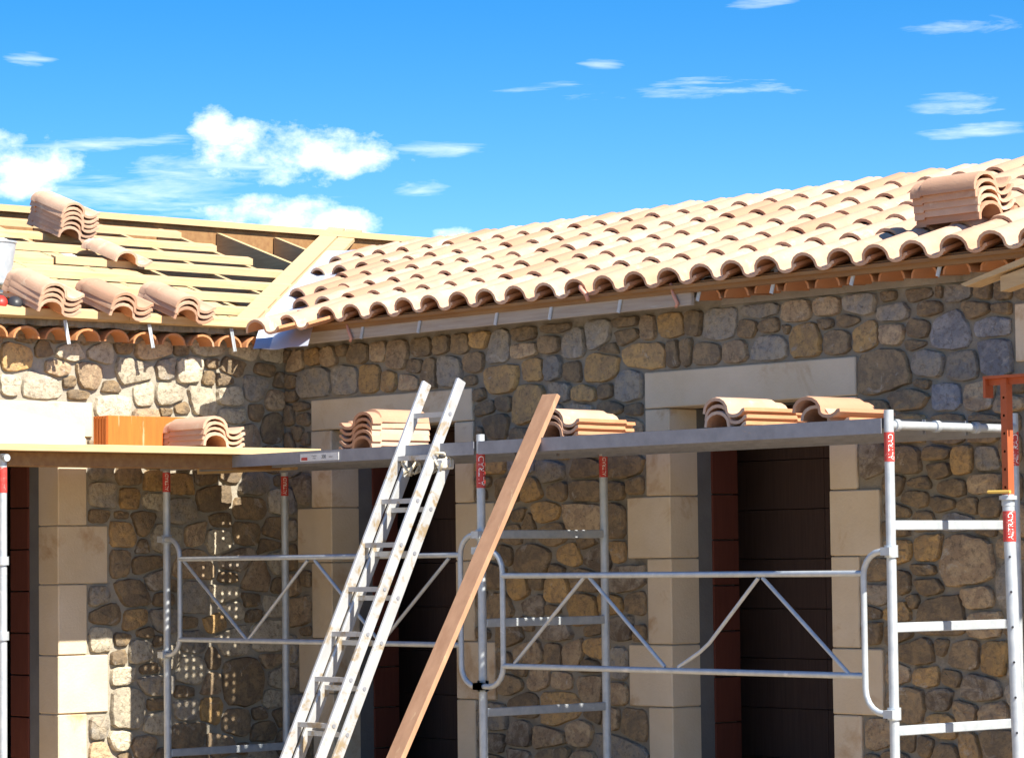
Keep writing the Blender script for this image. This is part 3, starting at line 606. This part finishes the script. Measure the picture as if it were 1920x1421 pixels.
# ------------------------------------------------------------------ scaffold along wall B
scaf = thing('scaffold', 'galvanised tube scaffold with perforated steel deck along the shaded stone wall', 'scaffold', (3.4, -1.2, 0))
def local(o, par): o.parent = par; o.matrix_parent_inverse = par.matrix_basis.inverted() if False else Matrix.Translation(-par.location)
def sp(mb, name, m_, par=scaf, **k): o = mb.build(name, m_, None, **k); local(o, par); return o
FX = (.325, 3.455, 6.56)
YO, YI = -1.2, -.25
def text_mesh(s, size):
    cu = bpy.data.curves.new('t', 'FONT'); cu.body = s; cu.size = size; cu.align_x = 'CENTER'; cu.align_y = 'CENTER'
    o = bpy.data.objects.new('t', cu); col.objects.link(o); bpy.context.view_layer.update()
    me = bpy.data.meshes.new_from_object(o.evaluated_get(bpy.context.evaluated_depsgraph_get())); bpy.data.objects.remove(o); return me
ALT = text_mesh('ALTRAD', .042)
CAZ = math.atan2(CAM.y+1, CAM.x-4)           # stickers face the courtyard
def sticker(x, y, z0, z1, r, pole, root, turn=0, txt=True):
    mb = MB(); n = 10; vs = []; fs = []
    for z in (z0, z1):
        for k in range(n+1): a = CAZ+turn+(k/n-.5)*4.2; vs.append((x+(r+.0012)*math.cos(a), y+(r+.0012)*math.sin(a), z))
    fs = [(k, k+1, n+2+k, n+1+k) for k in range(n)]
    o = mb.add(vs, fs).build('sticker', 'red', None, smooth=True); o.parent = pole; 
    if txt:
        me = ALT.copy(); me.materials.clear(); me.materials.append(MT['white'])
        zc = (z0+z1)/2; wid = max(v.co.x for v in me.vertices)-min(v.co.x for v in me.vertices); s = (z1-z0)*.86/wid; hgt = max(v.co.y for v in me.vertices)-min(v.co.y for v in me.vertices)
        for v in me.vertices: tx, ty = v.co.x*s, v.co.y*min(s, 1.35*r/hgt); a = CAZ+turn-ty*1.0/r; v.co = (x+(r+.0022)*math.cos(a), y+(r+.0022)*math.sin(a), zc+tx)
        o = put(me, 'sticker_lettering'); o.parent = pole; 
RP = .0245
STK = {(0, YO): (2.075, 2.20), (0, YI): (2.055, 2.185), (1, YO): (2.02, 2.215), (1, YI): (2.09, 2.215), (2, YO): (2.07, 2.215), (2, YI): (2.06, 2.235)}
for i, fxx in enumerate(FX):
    for yy, top in ((YO, 2.325 if i else 2.25), (YI, 2.33 if i else 2.22)):
        pl = sp(MB().tube([(fxx, yy, .0), (fxx, yy, top)], RP, 14), 'pole', 'galv', smooth=R(40))
        a, b = STK[(i, yy)]; sticker(fxx, yy, a, b, RP, pl, scaf, turn=.25)
        sp(MB().box((fxx-.07, yy-.07, .004), (fxx+.07, yy+.07, .012)), 'base_plate', 'galv')
    for z in (.245, .75, 1.255, 1.757):
        if i == 0 and z > 1: continue
        if i == 0: z = .40 if z > .5 else -.1
        if z < 0: continue
        mb = MB().box((fxx-.018, YO+.02, z-.024), (fxx+.018, YI-.02, z+.024)); sp(mb, 'rung', 'galv', bevel=.004)
    sp(MB().tube([(fxx, YO, ZD-.035), (fxx, YI, ZD-.035)], .022, 12), 'transom', 'galv', smooth=R(40))
    if i == 2:
        for yy in (YO+.05, YO+.35, YO+.65, YO+.93):
            sp(MB().tube([(fxx+.002, yy-.014, ZD-.035), (fxx+.002, yy+.014, ZD-.035)], .031, 12), 'deck_claw', 'galv', smooth=R(40))
# deck boards with punched holes (light falls through them)
def deck_board(x0, x1, y0, y1, seed):
    rnd = random.Random(seed); xs = [x0]; ys = [y0]; hx = set(); hy = set()
    x = x0+.12
    while x < x1-.14:
        for _ in range(4): hx.add(len(xs)); xs += [x, x+.017]; x += .052
        x += rnd.choice((.03, .09, .16))
    xs.append(x1)
    y = y0+.05
    for _ in range(4): hy.add(len(ys)); ys += [y, y+.017]; y += .058
    ys.append(y1)
    mb = MB(); vs = [(a, b, ZD) for a in xs for b in ys]; n = len(ys); fs = []
    for i in range(len(xs)-1):
        for j in range(n-1):
            if i in hx and j in hy and rnd.random() < .68: continue
            fs.append((i*n+j, (i+1)*n+j, (i+1)*n+j+1, i*n+j+1))
    mb.add(vs, fs)
    for a, b in ((y0, y0+.004), (y1-.004, y1)): mb.box((x0, a, ZD-.075), (x1, b, ZD-.0005))
    for a in (x0+.02, (x0+x1)/2, x1-.024): mb.box((a, y0+.004, ZD-.05), (a+.004, y1-.004, ZD-.0005))
    return mb
for bay in range(2):
    for k in range(3):
        y0 = YO-.035+k*.325; sp(deck_board(FX[bay]+(.02 if bay else -.02), FX[bay+1]-.02, y0, y0+.312, bay*3+k), 'deck_board', 'galvdk')
LX = onY(563, 865, YO-.04).x
lb = sp(MB().box((LX, YO-.040, 2.222), (LX+.38, YO-.0365, 2.268)), 'load_label', 'label')
def flat_text(s, size, P, m_, par, root, name='lettering'):
    me = text_mesh(s, size); me.materials.clear(); me.materials.append(MT[m_])
    for v in me.vertices: v.co = (P[0]+v.co.x, P[1], P[2]+v.co.y)
    o = put(me, name); o.parent = par; 
flat_text('300', .030, (LX+.235, YO-.0412, 2.245), 'ink', lb, scaf); flat_text('CHARGE', .012, (LX+.14, YO-.0412, 2.252), 'ink', lb, scaf); flat_text('UTILE', .012, (LX+.14, YO-.0412, 2.238), 'ink', lb, scaf)
flat_text('daN/m\u00b2', .013, (LX+.305, YO-.0412, 2.243), 'ink', lb, scaf)
o = MB().box((LX+.012, YO-.0412, 2.228), (LX+.072, YO-.0402, 2.246)).build('logo_patch', 'red', None); o.parent = lb
# guard rail panels, clamped to the outer poles
def arc(c, r, a0, a1, y, n=6): return [(c[0]+r*math.cos(a0+(a1-a0)*k/n), y, c[1]+r*math.sin(a0+(a1-a0)*k/n)) for k in range(n+1)]
def guard(xl, xr, zt, zb, pat, xpl, xpr, name_zl, name_zr):
    y = YO-.045; r = .016
    gr = sp(MB().tube([(xl, y, zt), (xr, y, zt)], r, 10).tube([(xl, y, zb), (xr, y, zb)], r, 10), 'guard_rail', 'galv', smooth=R(40))
    def kid(mb, nm): o = mb.build(nm, 'galv', None, smooth=R(40)); o.parent = gr
    for x, s, ze, px_ in ((xl, -1, name_zl, xpl), (xr, 1, name_zr, xpr)):
        rad = min(abs(px_-x)*.95, .12)
        a = [(px_, y+.01, ze[0])]+[(x+s*rad*(1-math.sin(t)), y, ze[0]-rad*(1-math.cos(t))) for t in [math.pi/2*k/5 for k in range(6)]]
        b = [(x+s*rad*(1-math.sin(t)), y, ze[1]+rad*(1-math.cos(t))) for t in [math.pi/2*k/5 for k in range(5, -1, -1)]]+[(px_, y+.01, ze[1])]
        kid(MB().tube(a+b, r, 10), 'end_tube')
        for z in ze: kid(MB().tube([(px_, YO, z-.03), (px_, YO, z+.03)], .034, 12).box((px_-.01, YO-.07, z-.02), (px_+.05, YO-.03, z+.02)), 'clamp')
    for pts in pat: kid(MB().tube([(p[0], y, p[1]) for p in pts], .0105, 8), 'brace')
q = lambda px, py: (lambda P: (P.x, P.z))(onY(px, py, YO-.045))
guard(q(337, 1048)[0], q(863, 1040)[0], 1.642, 1.13, [[q(345, 1052), q(462, 1198)], [q(466, 1198), q(577, 1050)], [q(590, 1050), q(712, 1203)], [q(716, 1203), q(842, 1046)]], FX[0], FX[1], (1.77, 1.03), (1.755, .90))
guard(q(942, 1077)[0], q(1619, 1077)[0], 1.522, 1.018, [[q(1095, 1082), q(965, 1243)], [q(1105, 1082), q(1247, 1250)], [q(1422, 1083), q(1330, 1205), q(1312, 1222), q(1272, 1250)], [q(1430, 1083), q(1592, 1263)]], FX[1], FX[2], (1.665, .90), (1.63, .835))

# ------------------------------------------------------------------ scaffold along wall A with its planks
sca = thing('scaffold', 'scaffold post and trestle carrying wooden planks along the sunlit stone wall', 'scaffold', (1.1, -2.9, 0))
pl = sp(MB().tube([(1.13, -2.92, 0), (1.13, -2.92, 2.27)], RP, 14), 'pole', 'galv', sca, smooth=R(40)); sticker(1.13, -2.92, 2.04, 2.19, RP, pl, sca, .1, False)
for z in (1.64, 1.20): sp(MB().tube([(1.13, -2.92, z-.025), (1.13, -2.92, z+.025)], .036, 12), 'collar', 'galv', sca, smooth=R(40))
sp(MB().tube([(.16, -2.92, 0), (.16, -2.92, 2.23)], RP, 14), 'pole', 'galv', sca, smooth=R(40))
sp(MB().tube([(.10, -2.92, 2.245), (1.18, -2.92, 2.245)], .022, 12), 'transom', 'galv', sca, smooth=R(40))
sp(MB().box((.10, -.80, 2.20), (1.12, -.74, 2.285)), 'bearer', 'pinex', sca)
ZP = 2.315
def plank(x0, x1, y0, y1, z0, z1, label, m_='pine'):
    rot = random.uniform(-.004, .004)
    o = MB().box((x0-(x0+x1)/2, y0-(y0+y1)/2, z0-z1), (x1-(x0+x1)/2, y1-(y0+y1)/2, 0)).build('wooden_plank', m_, None, bevel=.003, loc=((x0+x1)/2, (y0+y1)/2, z1)); o.rotation_euler = (0, 0, rot)
    tag(o, label, 'plank')
plank(.86, 1.19, -4.2, -.60, ZP-.028, ZP+.017, 'outer pale plank of the wooden platform by the sunlit wall')
plank(.52, .845, -4.3, -.72, ZP-.028, ZP+.012, 'middle plank of the wooden platform, carrying the orange clay block')
plank(.12, .505, -4.1, -.55, ZP-.028, ZP+.012, 'inner plank of the wooden platform next to the sunlit wall')
plank(.97, 1.10, -4.2, -.85, ZP-.115, ZP-.029, 'brown timber bearer under the edge of the wooden platform', 'darkwood')

# things on that platform
cb_ = thing('clay_block', 'orange hollow clay block standing on the wooden platform', 'block', (.62, -1.55, ZP+.013))
mb = MB().box((-.165, -.295, 0), (0, .295, .215)); o = mb.build('body', 'orange', cb_, bevel=.004)
for k in range(5): MB().box((-.155+k*.031, -.2985, .006), (-.133+k*.031, -.2955, .209)).build('rib', 'orange', cb_)
for k in range(0): MB().box((.0005, -.285+k*.045, .004), (.0035, -.257+k*.045, .211)).build('rib', 'orange', cb_)
stack(4, (1.06, onX(380, 838, 1.06).y, ZP+.018), R(90), 'tile in the stack of four beside the orange clay block', 'tiles stacked beside the clay block', step=.034)
tri = [onX(158, 800, .42), onX(0, 762, .42), onX(-90, 742, .42)]
o = MB().prism([(-3.2, ZP+.013), (tri[0].y, ZP+.013), (tri[0].y, tri[0].z), (tri[1].y, tri[1].z), (-3.2, 2.66)], .395, .42, lambda u, v, d: Vector((d, u, v))).build('foam_panel', 'foam', None)
tag(o, 'bright white foam panel with slanted top edge standing on the wooden platform', 'panel')

# ------------------------------------------------------------------ extension ladder
lad = thing('extension_ladder', 'two-section aluminium extension ladder leaning on the scaffold deck, mud splashed', 'ladder')
T0 = onY(800, 718, -1.06); XL = T0.x
lo, hi = -2.6, -1.2
for _ in range(40):
    mid = (lo+hi)/2
    if onY(535, 1421, mid).x > XL: lo = mid
    else: hi = mid
Bm = onY(535, 1421, (lo+hi)/2)
dl = (Vector((XL, T0.y, T0.z))-Vector((XL, Bm.y, Bm.z))).normalized(); nl_ = Vector((0, dl.z, -dl.y))      # ladder direction, and its normal towards the wall
if nl_.y < 0: nl_ = -nl_
foot = Vector((XL, 0, 0)); tt = T0.z/dl.z; foot.y = T0.y-dl.y*tt
print('ladder', T0[:], Bm[:], foot[:])
def lad_section(name, x0, x1, s0, s1, off, label):
    base = MB(); sec = None
    rl = []
    for x in (x0, x1):
        a = Vector((x, foot.y, 0))+dl*s0+nl_*off; b = Vector((x, foot.y, 0))+dl*s1+nl_*off
        rl.append((a, b))
    sec = MB().bar(rl[0][0], rl[0][1], .026, .066).build(name, 'alu', lad, bevel=.005)
    o = MB().bar(rl[1][0], rl[1][1], .026, .066).build('rail', 'alu', sec, bevel=.005)
    s = s0+.20
    while s < s1-.1:
        a = Vector((x0, foot.y, 0))+dl*s+nl_*off; b = Vector((x1, foot.y, 0))+dl*s+nl_*off
        MB().bar(a, b, .028, .028, (0, 1, 0)).build('rung', 'alu', sec)
        for p, sg in ((a, -1), (b, 1)): MB().tube([p+Vector((sg*.0125, 0, 0)), p+Vector((sg*.0165, 0, 0))], .012, 8).build('rung_end', 'galvdk', sec)
        s += .28
    return sec, rl
TL = (T0.z)/dl.z
fly, r1 = lad_section('fly_section', XL, XL+.315, .30, TL, 0, '')
bs, r2 = lad_section('base_section', XL+.02, XL+.365, .0, TL*.835, .072, '')
e = r2[1][1]
for dx, dz in ((-.02, 0), (-.30, -.02)):
    pts = [e+Vector((dx+.05*math.cos(t*1.3), .04*math.sin(t*2.1)-.03, dz-.04+.045*math.sin(t*1.9)+.004*t)) for t in [k*.5 for k in range(26)]]
    MB().tube(pts, .008, 6).build('rope', 'rope', lad, smooth=True)
MB().box((e.x-.03, e.y-.06, e.z-.05), (e.x+.03, e.y+.03, e.z+.01)).build('end_cap', 'label', lad, bevel=.008)

# ------------------------------------------------------------------ leaning board
T1 = onY(1034, 741, -1.10); lo, hi = -2.7, -1.2
for _ in range(40):
    mid = (lo+hi)/2
    if onY(742, 1421, mid).x > T1.x-.03: lo = mid
    else: hi = mid
B1 = onY(742, 1421, (lo+hi)/2); dd = (T1-B1).normalized(); ft = T1-dd*(T1.z/dd.z)
o = MB().bar(ft-T1, Vector((0, 0, 0)), .128, .030).build('leaning_board', 'board', None, bevel=.003, loc=T1); tag(o, 'long reddish rough-sawn board leaning against the scaffold deck', 'board')

# ------------------------------------------------------------------ adjustable prop at the right
prop = thing('steel_prop', 'adjustable steel prop with rust red perforated inner tube and galvanised outer tube', 'prop', (7.0, -.80, 0))
pt, pb = Vector((6.972, -.80, 1.90)), Vector((7.02, -.80, .0))
ot = MB().tube([pb, pt], .030, 14).build('outer_tube', 'galv', None, smooth=R(40)); local(ot, prop)
for k in range(9):
    p = pb.lerp(pt, .12+.09*k)+Vector((.018, -.026, 0)); o = MB().tube([p, p+Vector((.002, -.004, 0))], .006, 8).build('hole', 'ink', None); o.parent = ot
xx = lambda z: pt.x+(pt.x-pb.x)/(pt.z-pb.z)*(z-pt.z)
mb = MB(); y0 = -.80                                   # perforated channel: front plate with real holes
zs = [1.87]; hz = set(); z = 1.93
while z < 2.44: hz.add(len(zs)); zs += [z, z+.012]; z += .088
zs.append(2.47); xs = [-.019, -.006, .006, .019]
for fy_, hol in ((-.022, True), (.022, False)):
    vs = [(6.975+a, y0+fy_, b) for b in zs for a in xs]; fs = [(i*4+j, i*4+j+1, i*4+j+5, i*4+j+4) for i in range(len(zs)-1) for j in range(3) if not (hol and i in hz and j == 1)]; mb.add(vs, fs)
for a in (-.019, .019): mb.add([(6.975+a, y0-.022, 1.87), (6.975+a, y0+.022, 1.87), (6.975+a, y0+.022, 2.47), (6.975+a, y0-.022, 2.47)], [(0, 1, 2, 3)])
it = mb.build('inner_tube', 'rust', None); local(it, prop)
hd = MB().box((6.86, -.84, 2.472), (7.25, -.76, 2.486)).box((6.86, -.805, 2.44), (7.25, -.795, 2.4715)).build('head_plate', 'rust', None); local(hd, prop)
o = MB().box((6.853, -.83, 2.38), (6.868, -.77, 2.4715)).build('head_lug', 'rust', None); local(o, prop)
o = MB().tube([(6.88, -.84, 1.915), (7.02, -.84, 1.913)], .008, 8).build('pin', 'yellow', None); local(o, prop)
o = MB().lathe([(.03, 0), (.033, .0), (.033, .03), (.045, .03), (.045, .05), (.030, .05)], 14, (pt.x, -.80, 1.845)).build('collar', 'galv', None, smooth=R(40)); local(o, prop)
sticker(xx(1.75)+.001, -.80, 1.67, 1.82, .0305, ot, prop, .1)
o = MB().box((6.95, -.87, .001), (7.09, -.73, .012)).build('base_plate', 'galv', None); local(o, prop)

# timber formwork end at the right eave
o = MB().prism([(6.49, 2.985), (6.52, 2.97), (7.6, 3.21), (7.6, 3.26)], -.56, -.44, lambda u, v, d: Vector((u, d, v))).build('timber_plank', 'pinex', None); tag(o, 'pale sloping timber plank sticking out below the cornice', 'plank')
o = MB().prism([(6.735, 2.93), (7.6, 3.10), (7.6, 3.19), (6.735, 3.005)], -.54, -.46, lambda u, v, d: Vector((u, d, v))).build('timber_block', 'pinex', None); tag(o, 'pale timber block fixed under the sloping plank below the cornice', 'timber')

# ------------------------------------------------------------------ bucket, ear defenders, rock, barrel
p = (-.42, -2.02, zA(-.42)+.003)
bk = thing('metal_bucket', 'grey metal mortar bucket standing on the roof battens', 'bucket', p)
MB().lathe([(.0, .004), (.095, .0), (.135, .26), (.143, .262), (.143, .272), (.130, .27), (.092, .01), (0, .012)], 24).build('body', 'galv', bk, smooth=R(40))
MB().tube([(.14*math.cos(t), .03, .262+.10*math.sin(t)*-1 if False else .262-.10*math.sin(t)) if False else (.142*math.cos(t), .145*math.sin(t)*.35-.10, .262-.06*math.sin(t)) for t in [math.pi*k/10 for k in range(11)]], .004, 6).build('handle', 'galvdk', bk, smooth=True)
em = thing('ear_defenders', 'red and black ear defenders lying on the tiled cornice', 'ear defenders', (.16, -2.30, 3.222))
for dy, mt in ((-.06, 'redplastic'), (.05, 'dark')):
    mb = MB(); mb.lathe([(0, -.028), (.032, -.028), (.045, -.012), (.047, .006), (.036, .02), (0, .022)], 18)
    o = mb.build('ear_cup', mt, em, smooth=R(50)); o.matrix_basis = Matrix.Translation((.03, dy, .036)) @ Matrix.Rotation(R(70), 4, 'Y') @ Matrix.Rotation(R(25), 4, 'X')
MB().tube([(.0, -.08, .02)]+[(-.02-.06*math.sin(t), -.08+.17*t/math.pi, .012+.02*math.sin(t)) for t in [math.pi*k/8 for k in range(9)]]+[(.0, .30, .012)], .005, 6).build('headband', 'dark', em, smooth=True)
o = MB().tube([(.19, -2.10, 3.235), (.20, -1.98, 3.24), (.17, -1.90, 3.232), (.21, -1.84, 3.24), (.16, -1.82, 3.236)], .010, 6).build('cable_clip', 'redplastic', None, smooth=True); tag(o, 'tangle of red and clear plastic strap on the cornice beside the ear defenders', 'strap')
rnd = random.Random(2); mb = MB(); vs = []; n = 10
for i in range(6):
    for k in range(n): a = 2*math.pi*k/n; r = .17*math.sin(math.pi*(i+.35)/5.8)*rnd.uniform(.8, 1.15); vs.append((r*math.cos(a), r*math.sin(a)*.8, .62*i/5*rnd.uniform(.95, 1.05)))
mb.add(vs, [(i*n+k, i*n+(k+1) % n, (i+1)*n+(k+1) % n, (i+1)*n+k) for i in range(5) for k in range(n)]+[tuple(range(n))[::-1], tuple(range(5*n, 6*n))])
MT['palerock'] = mat('pale_rock', (.50, .44, .34), .9, (.38, .33, .25), 8, .6, 30)
p = onY(1905, 1421, -.62); o = mb.build('loose_rock', 'palerock', None, smooth=R(25), loc=(p.x+.03, -.55, 0)); tag(o, 'tall pale loose rock standing at the foot of the steel prop', 'rock')
br = MB().lathe([(0, .0), (.22, 0), (.24, .03), (.245, .3), (.25, .32), (.245, .34), (.245, .60), (.25, .62), (.24, .86), (.22, .9), (0, .9)], 24).build('blue_barrel', 'blue', None, smooth=R(35), loc=(-.62, -2.72, .30))
tag(br, 'blue plastic barrel in the doorway behind the scaffold post', 'barrel')
